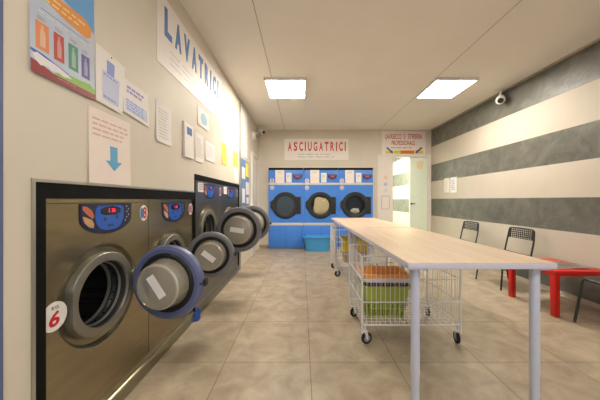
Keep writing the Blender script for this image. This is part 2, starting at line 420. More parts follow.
# ---------------------------------------------------------------- washing machines
FACE = XL-0.012
def washer(y0, y1, ztop, zc, R, name_label, door_label_deg, big, group, kg):
    """parts in room coordinates; y0..y1 along the wall"""
    t = thing('washing_machine', name_label, 'washing machine', (FACE-0.35, (y0+y1)/2, 0.10), group)
    g = 0.0025; yc = (y0+y1)/2-0.040
    Pf = lambda u, v, n: Vector((FACE+n, u, v))
    # cabinet: front sheet with a round opening, then sides, top and rear
    bm = new(); Rd = R*1.22
    holed_plate(bm, y0+g, y1-g, 0.102, ztop, yc, zc, Rd, Pf)
    a = [(y0+g, 0.102), (y1-g, 0.102), (y1-g, ztop), (y0+g, ztop)]
    for i in range(4):
        (u0, v0), (u1, v1) = a[i], a[(i+1) % 4]
        bm.faces.new([bm.verts.new(p) for p in (Pf(u0, v0, 0), Pf(u1, v1, 0), Pf(u1, v1, -0.7), Pf(u0, v0, -0.7))])
    bm.faces.new([bm.verts.new(Pf(u, v, -0.7)) for u, v in a])
    bmesh.ops.remove_doubles(bm, verts=bm.verts, dist=1e-5)
    cab = obj('cabinet', bm, M_STEELK if big else M_STEEL, t)
    # horizontal crease line under the top edge
    bm = new(); box(bm, FACE, y0+g, ztop-0.022, FACE+0.0015, y1-g, ztop-0.019); obj('top_seam', bm, mat('seam_dark', (70, 64, 52), 0.5), cab)
    # pressed dish
    c = (FACE, yc, zc)
    bm = new(); lathe(bm, [(Rd, 0), (Rd-0.003, -0.0005), (Rd-0.010, -0.006), (Rd-0.018, -0.018), (R*1.03, -0.022), (R*0.9, -0.022)], c, (1, 0, 0), 72)
    obj('pressed_dish', bm, M_STEELD, t)
    # ring plate with a flat cut on its near side
    bm = new(); lathe(bm, [(R*0.78, -0.04), (R*0.78, 0.013), (R*0.79, 0.017), (R*0.98, 0.017), (R, 0.013), (R, -0.024)], c, (1, 0, 0), 72)
    for v in bm.verts:
        lim = yc-R*0.92
        if v.co.y < lim: v.co.y = lim
    obj('porthole_ring', bm, M_RING, t)
    # rubber lip and drum
    bm = new(); lathe(bm, [(R*0.782, 0.004), (R*0.765, 0.006), (R*0.75, -0.004), (R*0.75, -0.05), (R*0.77, -0.06)], c, (1, 0, 0), 64); obj('door_seal', bm, mat('seal_grey', (46, 46, 46), 0.4), t)
    bm = new(); lathe(bm, [(R*0.75, -0.05), (R*0.76, -0.055), (R*0.74, -0.07), (R*0.76, -0.075), (R*1.0, -0.10), (R*1.0, -0.42), (0, -0.44)], c, (1, 0, 0), 64)
    dr = obj('drum', bm, M_DRUM, t)
    bm = new(); lathe(bm, [(R*0.73, -0.022), (R*0.73, -0.034), (R*0.755, -0.034), (R*0.755, -0.022)], c, (1, 0, 0), 64, close=True)
    lathe(bm, [(R*0.74, -0.085), (R*0.74, -0.10), (R*0.79, -0.10), (R*0.79, -0.085)], c, (1, 0, 0), 64, close=True)
    obj('drum_rim', bm, mat('polished_rim', (214, 210, 200), 0.3, metal=0.7), dr)
    # control panel shield
    s = 1.0 if not big else 1.0
    pw, ph = 0.177, 0.162
    ptop = ztop-0.024
    def shield(w, h, side, n=14, top=0.0):
        pts = [(-w, top), (-w, -side)]
        for i in range(1, n): a_ = PI+PI*i/n; pts.append((w*math.cos(a_), -side+(h-side)*math.sin(a_)))
        pts += [(w, -side), (w, top)]; return pts
    Pp = lambda u, v, n: Vector((FACE+n, yc+0.034+u, ptop+v))
    bm = new(); prism(bm, shield(pw, ph, 0.075), Pp, 0, 0.005); cp = obj('control_panel', bm, M_NAVY, t)
    bm = new(); prism(bm, [(-0.075, -0.012), (-0.089, -0.03), (-0.094, -0.07), (-0.085, -0.105), (-0.06, -0.132), (-0.02, -0.143), (0.04, -0.142), (0.08, -0.128), (0.105, -0.09), (0.112, -0.05), (0.106, -0.022), (0.09, -0.01)], Pp, 0.005, 0.007); obj('keypad', bm, M_DIAL, cp)
    bm = new(); prism(bm, [(-0.06, -0.03), (-0.03, -0.018), (0.01, -0.014), (0.05, -0.018), (0.085, -0.03), (0.08, -0.052), (0.045, -0.062), (-0.03, -0.062), (-0.058, -0.052)], Pp, 0.007, 0.0085); dsp = obj('display', bm, mat('display_black', (26, 18, 34), 0.2), cp)
    obj('display_digits', text_bm('1 30', -0.006, -0.049, 0.040, -0.027, Pp, 0.0085, 0.001, bold=0.02), M_LED, dsp)
    MB = mat('button_navy', (44, 60, 112), 0.4)
    for (u, v) in ((-0.03, -0.084), (0.055, -0.076)): bm = new(); prism(bm, ellipse(u, v, 0.010, 0.011, 16), Pp, 0.007, 0.0085); obj('button', bm, MB, cp)
    bm = new(); rect(bm, -0.012, -0.125, 0.028, -0.113, Pp, 0.007, 0.008); obj('coin_mark', bm, MB, cp)
    bm = new()
    for i, (u, v) in enumerate(((0.135, -0.018), (0.150, -0.035), (0.138, -0.050), (0.152, -0.068), (0.136, -0.082), (0.124, -0.1))): prism(bm, ellipse(u, v, 0.004, 0.004, 10), Pp, 0.005, 0.006)
    obj('indicator_dots', bm, mat('dot_white', (206, 200, 200), 0.5), cp)
    bm = new(); prism(bm, [(-0.165, -0.012), (-0.14, -0.016), (-0.112, -0.036), (-0.100, -0.062), (-0.106, -0.078), (-0.140, -0.055), (-0.166, -0.03)], Pp, 0.005, 0.006); obj('fabric_picture', bm, mat('print_orange', (196, 112, 76), 0.5), cp)
    bm = new(); prism(bm, [(-0.166, -0.062), (-0.15, -0.066), (-0.112, -0.082), (-0.100, -0.105), (-0.104, -0.124), (-0.13, -0.116), (-0.155, -0.094)], Pp, 0.005, 0.006); obj('fabric_picture', bm, mat('print_sand', (204, 160, 116), 0.5), cp)
    # oval badge
    Pb = lambda u, v, n: Vector((FACE+n, y1-0.052+u, ztop-0.092+v))
    bm = new(); prism(bm, ellipse(0, 0, 0.040, 0.052), Pb, 0, 0.0012); bd = obj('round_badge', bm, M_PAPER, t)
    bm = new(); prism(bm, ellipse(-0.022, 0.0, 0.016, 0.036, 20), Pb, 0.0012, 0.002); obj('badge_mark', bm, mat('badge_blue', (70, 130, 180), 0.5), bd)
    obj('badge_mark', text_bm('8', -0.012, -0.038, 0.028, 0.040, Pb, 0.0012, 0.0012, bold=0.03), mat('badge_red', (198, 52, 56), 0.5), bd)
    # door
    hy = yc+(0.195 if big else 0.206); hx = FACE+0.034
    bm = new()
    for dz in (-0.035, 0.035): cyl(bm, (hx, hy, zc+dz-0.014), (hx, hy, zc+dz+0.014), 0.013, 14)
    box(bm, FACE, hy-0.012, zc-0.06, FACE+0.012, hy+0.05, zc+0.06, 0.003); cyl(bm, (hx, hy, zc-0.06), (hx, hy, zc+0.06), 0.006, 10)
    obj('hinge_block', bm, M_RING, t)
    D = 0.221 if kg else (0.270 if big else 0.206)
    xf = Matrix.Translation((hx, hy, zc)) @ Matrix.Rotation(math.radians(door_label_deg), 4, 'Z')
    # door frame of reference closed: centre at -y, inner side towards -x
    cc = (0.0, -(D-0.004), 0)
    bm = new(); lathe(bm, [(D*0.74, -0.012), (D*0.80, -0.030), (D*0.90, -0.033), (D*0.975, -0.024), (D, -0.004), (D*0.985, 0.016), (D*0.88, 0.026), (D*0.70, 0.024), (D*0.70, -0.006)], cc, (1, 0, 0), 72, close=True)
    dm = M_DOORRING if not big else M_DOORRING2
    if abs(yc-2.08) < 0.1: dm = M_DOORRING2
    door = obj('door', bm, dm, t, xf)
    bm = new(); lathe(bm, [(D*0.745, -0.010), (D*0.80, -0.026), (D*0.745, -0.036), (D*0.655, -0.030), (D*0.655, 0.0), (D*0.72, 0.0)], cc, (1, 0, 0), 64, close=True); obj('gasket', bm, M_RUBBER, door, xf)
    bm = new(); lathe(bm, [(D*0.67, 0.0), (D*0.66, -0.03), (D*0.60, -0.085), (D*0.575, -0.105), (D*0.53, -0.112), (0, -0.112)], cc, (1, 0, 0), 64)
    obj('glass_bowl', bm, glass('bowl_glass', (0.86, 0.84, 0.78), 0.45, 0.30, (240, 232, 212), 0.05), door, xf)
    bm = new(); lathe(bm, [(D*0.70, 0.012), (0, 0.012)], cc, (1, 0, 0), 64); lathe(bm, [(D*0.70, 0.016), (0, 0.016)], cc, (1, 0, 0), 64)
    obj('outer_pane', bm, glass('pane_glass', (0.80, 0.78, 0.72), 0.3, 0.38, (240, 232, 210), 0.08), door, xf)
    bm = new(); lathe(bm, [(D*0.555, -0.109), (D*0.585, -0.105), (D*0.575, -0.099), (D*0.55, -0.101)], cc, (1, 0, 0), 64, close=True); obj('bowl_edge_highlight', bm, mat('edge_highlight', (206, 198, 180), 0.15, metal=0.5), door, xf)  # bright ring added to give the bowl's edge a highlight
    # sticker on the pane seen through the bowl
    a_ = math.radians(55 if not big else 8)
    sw, sh = 0.062*(R/0.19), 0.022*(R/0.19)
    if not big and abs(yc-2.08) < 0.1: a_ = math.radians(38)
    if abs(yc-2.08) < 0.1: sw, sh = 0.062, 0.024
    def Ps(u, v, n):
        uu = u*math.cos(a_)-v*math.sin(a_); vv = u*math.sin(a_)+v*math.cos(a_)
        return Vector((-0.1125-n, cc[1]+uu+0.0, vv+0.005))
    bm = new(); prism(bm, [(-sw, -sh), (sw, -sh), (sw, sh), (-sw, sh)], Ps, 0, 0.001); obj('door_sticker', bm, M_PAPER, door, xf)
    bm = new(); box(bm, 0.018, -0.035, -0.05, 0.034, 0.012, 0.05, 0.004); obj('door_hinge', bm, M_RING, door, xf)
    bm = new(); box(bm, -0.006, -(2*D+0.010), -0.02, 0.03, -(2*D-0.018), 0.02, 0.004); cyl(bm, (0.0, -(2*D-0.010), 0), (-0.03, -(2*D-0.010), 0), 0.006, 10); obj('door_latch', bm, M_BLKPL, door, xf)
    if kg:
        Pk = lambda u, v, n: Vector((FACE+n, y0+0.048+u, 0.655+v))
        poly = [p for p in ellipse(0, 0, 0.058, 0.062) ]
        poly = [(max(u, -0.043), v) for u, v in poly]
        bm = new(); prism(bm, poly, Pk, 0, 0.0012); kb = obj('load_sticker', bm, M_PAPER, t)
        obj('load_number', text_bm(kg, -0.024, -0.042, 0.022, 0.022, Pk, 0.0012, 0.001, slant=0.15, bold=0.025), mat('number_red', (196, 30, 34), 0.5), kb)
        obj('load_caption', text_bm('KG', -0.012, 0.030, 0.018, 0.044, Pk, 0.0012, 0.001), mat('caption_dark', (40, 60, 50), 0.5), kb)
    if big:
        Pk = lambda u, v, n: Vector((FACE+n, y0+u, ztop+v))
        bm = new(); rect(bm, 0.09, -0.115, 0.33, -0.015, Pk, 0, 0.001); obj('notice_card', bm, M_PAPER, t)
        bm = new(); dashes(bm, 0.12, -0.10, 0.30, -0.03, 4, Pk, 0.001, seed=3); obj('card_print', bm, M_GREYTXT, t)
    return t
GW = 'stainless washing machines along the left wall'
washer(SEAM[0], SEAM[1], 1.156, 0.660, 0.212, 'low stainless washing machine nearest the viewer, with a red 6 sticker at its lower corner', 84, False, GW, '6')
washer(SEAM[1], SEAM[2], 1.156, 0.660, 0.212, 'low stainless washing machine between the one with the red 6 and the taller pair', 98, False, GW, None)
washer(SEAM[2]+0.028, SEAM[3], 1.349, 0.795, 0.250, 'tall stainless washing machine with open door, first of the tall pair', 90, True, GW, None)
washer(SEAM[3], SEAM[4]-0.002, 1.349, 0.795, 0.250, 'tall stainless washing machine farthest along the wall, its open door half hidden', 88, True, GW, None)
# plinths
def plinth(y0, y1, label):
    bm = new()
    prof = [(-0.70, 0), (0.028, 0), (0.030, 0.020), (0.022, 0.062), (0.016, 0.070), (0.006, 0.074), (-0.002, 0.1), (-0.70, 0.1)]
    a = [bm.verts.new((FACE+x, y0, z)) for x, z in prof]; b = [bm.verts.new((FACE+x, y1, z)) for x, z in prof]
    bm.faces.new(a); bm.faces.new(b[::-1])
    for i in range(len(prof)): j = (i+1) % len(prof); bm.faces.new((a[i], b[i], b[j], a[j]))
    return solo('machine_plinth', bm, mat('plinth_steel', (150, 142, 118), 0.3, metal=0.9, noise=0.08), label, 'plinth', 'steel plinths under the washers', (FACE, (y0+y1)/2, 0))
plinth(SEAM[0]+0.003, SEAM[2]-0.004, 'long steel plinth on the floor under the two low washers')
plinth(SEAM[2]+0.03, SEAM[4]-0.003, 'long steel plinth on the floor under the two tall washers')
# blue wedge standing at the joint of the plinths
bm = new(); yy = 2.42
v = [bm.verts.new(p) for p in ((-1.020, yy-0.05, 0), (-0.985, yy-0.02, 0), (-0.985, yy+0.03, 0), (-1.020, yy+0.04, 0), (-1.020, yy-0.02, 0.10), (-1.012, yy+0.0, 0.112), (-0.990, yy+0.02, 0.105), (-1.020, yy+0.03, 0.112))]
bmesh.ops.convex_hull(bm, input=v)
solo('door_wedge', bm, mat('wedge_blue', (36, 74, 160), 0.4), 'small blue plastic wedge on the floor against the washer plinth', 'wedge', loc=(-0.99, yy, 0))

# ---------------------------------------------------------------- dryers
YD = 5.97; DW = 0.826; DXS = -0.795
def dryer(k, label):
    x0 = DXS+k*DW+0.003; x1 = x0+DW-0.006; xc = (x0+x1)/2-0.01; zc = 1.025
    t = thing('tumble_dryer', label, 'dryer', (xc, YD+0.06, 0), 'blue tumble dryers against the back wall')
    P = lambda u, v, n: Vector((u, YD-n, v))
    dep = 0.125; R = 0.275
    bm = new(); holed_plate(bm, x0, x1, 0.61, 1.505, xc, zc, R*0.9, P)
    box(bm, x0, YD+0.004, 0.0, x0+0.01, YD+dep, 1.905); box(bm, x1-0.01, YD+0.004, 0.0, x1, YD+dep, 1.905)
    cab = obj('cabinet', bm, M_BLUE, t)
    bm = new(); box(bm, x0, YD, 0.012, x1, YD+0.02, 0.545, 0.002); obj('lower_panel', bm, M_BLUE, t)
    bm = new(); box(bm, (x0+x1)/2-0.002, YD-0.001, 0.012, (x0+x1)/2+0.002, YD, 0.545); obj('panel_joint', bm, M_BLUED, t)
    bm = new(); box(bm, x0, YD, 1.56, x1, YD+0.02, 1.862, 0.002); up = obj('control_fascia', bm, M_BLUE, t)
    bm = new(); box(bm, x0, YD-0.01, 1.508, x1, YD+0.02, 1.558, 0.003); obj('trim_strip', bm, M_STRIP, t)
    bm = new(); box(bm, x0, YD-0.01, 0.548, x1, YD+0.02, 0.608, 0.003); obj('trim_strip', bm, M_STRIP, t)
    bm = new(); box(bm, x0, YD-0.012, 1.865, x1, YD+dep, 1.912, 0.003); obj('top_cap', bm, M_BLACK, t)
    # door
    c = (xc, YD, zc)
    bm = new(); lathe(bm, [(R*0.90, 0.0), (R*1.13, 0.0), (R*1.15, 0.016), (R*1.10, 0.034), (R*0.88, 0.040), (R*0.80, 0.030), (R*0.76, 0.01), (R*0.76, -0.01)], c, (0, -1, 0), 64)
    prism(bm, [(xc+R*0.85, zc-0.20), (xc+0.365, zc-0.20), (xc+0.365, zc+0.20), (xc+R*0.85, zc+0.20)], P, 0.001, 0.024)
    prism(bm, [(xc-R*1.08, zc-0.10), (xc-R*1.24, zc-0.07), (xc-R*1.28, zc-0.02), (xc-R*1.28, zc+0.06), (xc-R*1.22, zc+0.10), (xc-R*1.05, zc+0.13)], P, 0.001, 0.036)
    door = obj('door', bm, M_BLKPL, t)
    bm = new(); lathe(bm, [(R*0.80, 0.026), (R*0.6, 0.040), (R*0.3, 0.048), (0, 0.05)], c, (0, -1, 0), 64)
    tint = ((0.55, 0.6, 0.64), (0.92, 0.91, 0.88), (0.8, 0.8, 0.8))[k]
    obj('glass', bm, glass('dryer_glass_%d' % k, tint, 0.16, (0.34, 0.03, 0.07)[k], (112, 132, 148), 0.05), door)  # left dryer: stronger grey-blue body colour paints in a reflection on the glass
    bm = new(); lathe(bm, [(R*0.9, 0.0), (R*0.9, -0.105), (0, -0.11)], c, (0, -1, 0), 64); obj('drum', bm, M_DRUMDARK, t)
    # cards and badges
    bm = new(); rect(bm, x0+0.16, 1.555, x0+0.375, 1.858, P, 0.011, 0.012); cd = obj('notice_card', bm, M_PAPER, t)
    bm = new(); rect(bm, x0+0.20, 1.78, x0+0.32, 1.83, P, 0.012, 0.0125); obj('card_print', bm, mat('print_greengrey', (214, 216, 208), 0.6), cd)
    bm = new(); rect(bm, x0+0.20, 1.60, x0+0.33, 1.70, P, 0.012, 0.0125); obj('card_print', bm, mat('print_peach', (238, 224, 214), 0.6), cd)
    bm = new(); rect(bm, x0+0.415, 1.565, x0+0.545, 1.79, P, 0.011, 0.012); cd = obj('notice_card', bm, M_PAPER, t)
    bm = new(); rect(bm, x0+0.44, 1.69, x0+0.52, 1.75, P, 0.012, 0.0125); obj('card_print', bm, mat('print_greengrey', (214, 216, 208), 0.6), cd)
    # shield display
    bm = new(); cx = x0+0.685
    prism(bm, [(cx-0.105, 1.755), (cx+0.105, 1.755), (cx+0.105, 1.70), (cx+0.07, 1.655), (cx, 1.635), (cx-0.07, 1.655), (cx-0.105, 1.70)], P, 0, 0.008); s = obj('display', bm, mat('display_plum', (72, 40, 66), 0.4), t)
    bm = new(); rect(bm, cx-0.05, 1.685, cx+0.05, 1.715, P, 0.008, 0.009); rect(bm, cx-0.075, 1.725, cx+0.075, 1.74, P, 0.008, 0.009); obj('display_print', bm, mat('print_mauve', (168, 96, 130), 0.5), s)
    for zz, s_ in ((1.607, str(k+1)), (1.44, '')):
        bm = new(); prism(bm, ellipse(x0+0.085, zz, 0.052, 0.052, 24), P, 0.0005, 0.002); b = obj('round_badge', bm, mat('badge_lilac', (206, 204, 216), 0.5), t)
        bm2 = text_bm(s_, x0+0.070, zz-0.03, x0+0.10, zz+0.03, P, 0.002, 0.001, bold=0.02) if s_ else new()
        if s_: obj('badge_number', bm2, mat('number_brown', (130, 90, 90), 0.5), b)
        else:
            lathe(bm2, [(0.020, 0.002), (0.032, 0.002), (0.032, 0.003), (0.020, 0.003)], (x0+0.085, YD, zz), (0, -1, 0), 24, close=True); obj('badge_mark', bm2, M_GREYTXT, b)
    return c
dl = ['left blue tumble dryer with an empty dark round door', 'middle blue tumble dryer with beige laundry pressed behind its round door', 'right blue tumble dryer with a white garment low in its dark round door']
dc = [dryer(k, dl[k]) for k in range(3)]
def cloth(c, a, b, d0, d1, seed, m, name, label, sq=2.0):
    rd = random.Random(seed); bm = new(); n, r = 36, 9; c = Vector(c); rings = []
    ctr = bm.verts.new(c+Vector((0, -d1, 0)))
    for j in range(1, r+1):
        f = j/r; ring = []
        for i in range(n):
            t = 2*PI*i/n; ct, st = math.cos(t), math.sin(t)
            k = (abs(ct)**sq+abs(st)**sq)**(-1/sq)*(1+0.05*math.sin(3*t+seed)+0.04*math.sin(5*t+2*seed))
            ring.append(bm.verts.new(c+Vector((a*f*k*ct, -(d1-(d1-d0)*f**3)+rd.uniform(-0.006, 0.006), b*f*k*st))))
        rings.append(ring)
    back = [bm.verts.new(v.co+Vector((0, 0.03, 0))) for v in rings[-1]]; rings.append(back)
    bc = bm.verts.new(c+Vector((0, -d0+0.03, 0)))
    for i in range(n):
        j = (i+1) % n; bm.faces.new((ctr, rings[0][i], rings[0][j])); bm.faces.new((bc, back[j], back[i]))
        for q in range(len(rings)-1): bm.faces.new((rings[q][i], rings[q+1][i], rings[q+1][j], rings[q][j]))
    for f in bm.faces: f.smooth = True
    o = obj(name, bm, m); return tag(o, label, 'laundry')
cloth((dc[1][0]+0.03, YD, dc[1][2]-0.01), 0.185, 0.195, -0.008, 0.014, 2, mat('laundry_beige', (206, 194, 158), 0.9, noise=0.14, nscale=40, bump=0.4, bscale=25), 'laundry_bundle', 'beige laundry bundle behind the middle dryer door', 4)
cloth((dc[2][0]+0.00, YD, dc[2][2]-0.135), 0.105, 0.066, -0.005, 0.016, 5, mat('laundry_white', (240, 234, 222), 0.9, noise=0.1, nscale=20), 'white_garment', 'crumpled white garment low behind the right dryer door')

# blue basin
def rrect(a, b, r, n=6):
    pts = []
    for cx, cy, s in ((a-r, b-r, 0), (-a+r, b-r, 1), (-a+r, -b+r, 2), (a-r, -b+r, 3)):
        for i in range(n+1):
            t = PI/2*(s+i/n); pts.append((cx+r*math.cos(t), cy+r*math.sin(t)))
    return pts
def tub(bm, cx, cy, prof, r=0.05, n=6, skip=None):
    """prof: (half x, half y, z); walls between consecutive rings, closed at first"""
    rings = []
    for a, b, z in prof:
        rings.append([bm.verts.new((cx+x, cy+y, z)) for x, y in rrect(a, b, min(r, a*0.9, b*0.9), n)])
    for q, (A, B) in enumerate(zip(rings[:-1], rings[1:])):
        for i in range(len(A)):
            j = (i+1) % len(A); f = bm.faces.new((A[i], A[j], B[j], B[i])); f.smooth = True
    bm.faces.new(rings[0]); bm.faces.new(rings[-1])
    return rings
bm = new()
tub(bm, 0.35, 5.76, [(0.262, 0.14, 0.0), (0.30, 0.175, 0.22), (0.312, 0.188, 0.302), (0.334, 0.208, 0.305), (0.334, 0.208, 0.322), (0.305, 0.182, 0.322), (0.29, 0.168, 0.22), (0.255, 0.134, 0.012)], 0.13, 8)
solo('basin', bm, M_BASIN, 'oval sky-blue plastic basin on the floor before the middle dryer', 'basin', loc=(0.35, 5.76, 0))

# ---------------------------------------------------------------- tables
def table(y0, y1, x0, x1, ztop, label, legs):
    t = thing('folding_table', label, 'table', ((x0+x1)/2, (y0+y1)/2, 0), 'pale wood tables on white legs')
    bm = new(); box(bm, x0, y0, ztop-0.031, x1, y1, ztop-0.001, 0.001); tt = obj('table_edge', bm, M_EDGE, t)
    bm = new(); box(bm, x0+0.001, y0+0.001, ztop-0.001, x1-0.001, y1-0.001, ztop+0.0005); obj('tabletop', bm, M_WOOD, t)
    for lx, ly in legs:
        bm = new(); lathe(bm, [(0, 0), (0.0205, 0), (0.0205, 0.012), (0.0208, 0.014), (0.0208, 0.224), (0.0225, 0.226), (0.0225, ztop-0.04), (0, ztop-0.04)], (lx, ly, 0), (0, 0, 1), 24)
        box(bm, lx-0.045, ly-0.045, ztop-0.04, lx+0.045, ly+0.045, ztop-0.031, 0.003); obj('leg', bm, M_LEG, t)
TZ = 0.829
TX0, TX1 = 0.54, 1.297
table(1.28, 2.93, TX0, TX1, TZ, 'pale wood table with white legs, the near one of the two end to end', [(0.600, 1.335), (1.232, 1.335), (0.600, 2.86), (1.232, 2.86)])
table(2.945, 4.55, TX0-0.012, TX1-0.012, TZ, 'pale wood table with white legs, the far one reaching toward the dryers', [(0.578, 3.01), (1.20, 3.01), (0.592, 4.48), (1.20, 4.48)])

# ---------------------------------------------------------------- wire laundry carts
def cart(ox, oy, label):
    """0.80 x 0.55 m wire cart; ox, oy = near left corner"""
    W, Dp, z0, z1 = 0.775, 0.53, 0.165, 0.706
    t = thing('laundry_cart', label, 'cart', (ox+W/2, oy+Dp/2, 0), 'white wire laundry carts under the tables')
    r = 0.0065; wr = 0.0020
    for x, y in ((0, 0), (W, 0), (0, Dp), (W, Dp)):
        bm = new(); tube(bm, [(ox+x, oy+y, 0.10), (ox+x, oy+y, z1)], 0.009, 10); obj('post', bm, M_CHROME, t)
    for nm, zz in (('top_rim', z1), ('base_rim', z0)):
        bm = new(); tube(bm, [(ox, oy, zz), (ox+W, oy, zz), (ox+W, oy+Dp, zz), (ox, oy+Dp, zz)], r, 8, closed=True); obj(nm, bm, M_CHROME, t)
    zl = [z0+(z1-z0)*k/3 for k in (1, 2)]
    for yy in (oy, oy+Dp):
        bm = new(); n = 21
        for i in range(1, n): x = ox+W*i/n; tube(bm, [(x, yy, z0), (x, yy, z1)], wr, 5)
        for z in zl: tube(bm, [(ox, yy, z), (ox+W, yy, z)], 0.004, 6)
        obj('wire_panel', bm, M_CHROME, t)
    for xx in (ox, ox+W):
        bm = new(); n = 14
        for i in range(1, n): y = oy+Dp*i/n; tube(bm, [(xx, y, z0), (xx, y, z1)], wr, 5)
        for z in zl: tube(bm, [(xx, oy, z), (xx, oy+Dp, z)], 0.004, 6)
        obj('wire_panel', bm, M_CHROME, t)
    bm = new(); n = 16
    for i in range(1, n): x = ox+W*i/n; tube(bm, [(x, oy, z0), (x, oy+Dp, z0)], wr, 5)
    for i in range(1, 11): y = oy+Dp*i/11; tube(bm, [(ox, y, z0+0.005), (ox+W, y, z0+0.005)], wr, 5)
    obj('base_grid', bm, M_CHROME, t)
    for i, (x, y) in enumerate(((0.03, 0.03), (W-0.005, 0.03), (0.03, Dp-0.03), (W-0.005, Dp-0.03))):
        cx, cy = ox+x, oy+y; a = (0.3, 1.4, 0.5, 1.45)[i]
        R2 = Matrix.Translation((cx, cy, 0)) @ Matrix.Rotation(a, 4, 'Z')
        bm = new(); box(bm, -0.018, -0.018, 0.098, 0.018, 0.018, 0.108, 0.002); cyl(bm, (0, 0, 0.105), (0, 0, 0.165), 0.008, 10)
        for s in (-1, 1): prism(bm, [(-0.012, 0.10), (0.016, 0.10), (0.022, 0.04), (0.008, 0.036)], lambda u, v, n_: Vector((u, s*(0.014+n_), v)), 0, 0.002)
        f = obj('caster_fork', bm, M_CHROME, t, R2)
        bm = new(); lathe(bm, [(0.028, -0.011), (0.041, -0.011), (0.045, -0.006), (0.045, 0.006), (0.041, 0.011), (0.028, 0.011)], (0.014, 0, 0.045), (0, 1, 0), 28, close=True); wl = obj('caster_wheel', bm, M_RUBBER, t, R2)
        bm = new(); lathe(bm, [(0, -0.010), (0.028, -0.009), (0.028, 0.009), (0, 0.010)], (0.014, 0, 0.045), (0, 1, 0), 24); obj('wheel_hub', bm, M_HUB, wl, R2)
    return t
cart(0.474, 1.985, 'white wire laundry cart under the near table, holding nested orange, blue and lime baskets')
cart(0.490, 3.75, 'white wire laundry cart under the far table, holding a yellow basket')

def basket(cx, cy, zb, zt, ax, ay, taper, m, rimm, label, slots=True, rim=0.016, slotband=None, grp=None, loc=True):
    """slotted laundry basket with a rim and real openings in its wall"""
    t = thing('laundry_basket', label, 'basket', (cx, cy, zb), grp)
    bm = new(); lv = [zb]
    H = zt-zb; fr = [0.0, 0.06, 0.26, 0.31, 0.50, 0.64, 0.86, 1.0]
    n = 6; rings = []
    def ring(f):
        k = 1-taper*(1-f); a, b = ax*k, ay*k; base = rrect(a, b, 0.05, 5)
        out = []
        for i in range(len(base)):   # subdivide the straight runs
            p, q = base[i], base[(i+1) % len(base)]; L = math.hypot(p[0]-q[0], p[1]-q[1])
            m_ = 24 if L > 0.2 and abs(p[0]-q[0]) > abs(p[1]-q[1]) else (16 if L > 0.1 else 1)
            for j in range(m_): out.append((p[0]+(q[0]-p[0])*j/m_, p[1]+(q[1]-p[1])*j/m_))
        return out
    cnt = None
    for f in fr:
        rg = ring(f); cnt = len(rg) if cnt is None else cnt
        rings.append([bm.verts.new((cx+x, cy+y, zb+H*f)) for x, y in rg[:cnt]])
    for q in range(len(fr)-1):
        A, B = rings[q], rings[q+1]
        for i in range(cnt):
            j = (i+1) % cnt
            if slots and q in ((1,) if slotband is None else slotband) and i % 2 == 1: continue
            bm.faces.new((A[i], A[j], B[j], B[i]))
    bm.faces.new(rings[0][::-1])
    o = obj('basket_body', bm, m, t); md = o.modifiers.new('thick', 'SOLIDIFY'); md.thickness = 0.0025
    bm = new(); k = 1.0
    pts = lambda z, g: [(cx+x, cy+y, z) for x, y in rrect(ax+g, ay+g, 0.05, 5)]
    a = [bm.verts.new(p) for p in pts(zt-rim, 0.004)]; b = [bm.verts.new(p) for p in pts(zt-rim*0.2, 0.014)]; c = [bm.verts.new(p) for p in pts(zt, 0.012)]; d = [bm.verts.new(p) for p in pts(zt, -0.003)]
    b0 = [bm.verts.new(p) for p in pts(zt-rim, 0.014)]
    N = len(a)
    for A, B in ((a, b0), (b0, b), (b, c), (c, d), (d, a)):
        for i in range(N): bm.faces.new((A[i], A[(i+1) % N], B[(i+1) % N], B[i]))
    obj('basket_rim', bm, rimm, t)
    return t
NG = 'nested plastic laundry baskets in the near cart'
bx, by = 0.702, 2.215
basket(bx, by, 0.174, 0.440, 0.198, 0.145, 0.16, M_LIME, M_LIME, 'lime green slotted laundry basket, lowest of the nested stack in the cart', slotband=(1, 3), grp=NG)
basket(bx, by, 0.330, 0.492, 0.193, 0.140, 0.08, M_BLUEB, M_RIMW, 'blue laundry basket with a pale rim, nested between the lime and the orange one', slotband=(5,), grp=NG, rim=0.018)
basket(bx, by, 0.350, 0.534, 0.190, 0.134, 0.16, M_ORANGE, M_ORANGE, 'orange laundry basket nested on top of the stack in the cart', slotband=(3,), grp=NG, rim=0.028)
basket(0.83, 4.03, 0.174, 0.36, 0.19, 0.14, 0.1, M_TAN, M_TAN, 'tan laundry basket in the far cart beneath the yellow one', grp='stacked baskets in the far cart', slotband=(3,))
basket(0.83, 4.03, 0.362, 0.55, 0.20, 0.15, 0.06, M_YELB, M_YELB, 'yellow laundry basket in the cart under the far table', slotband=(3,), grp='stacked baskets in the far cart')

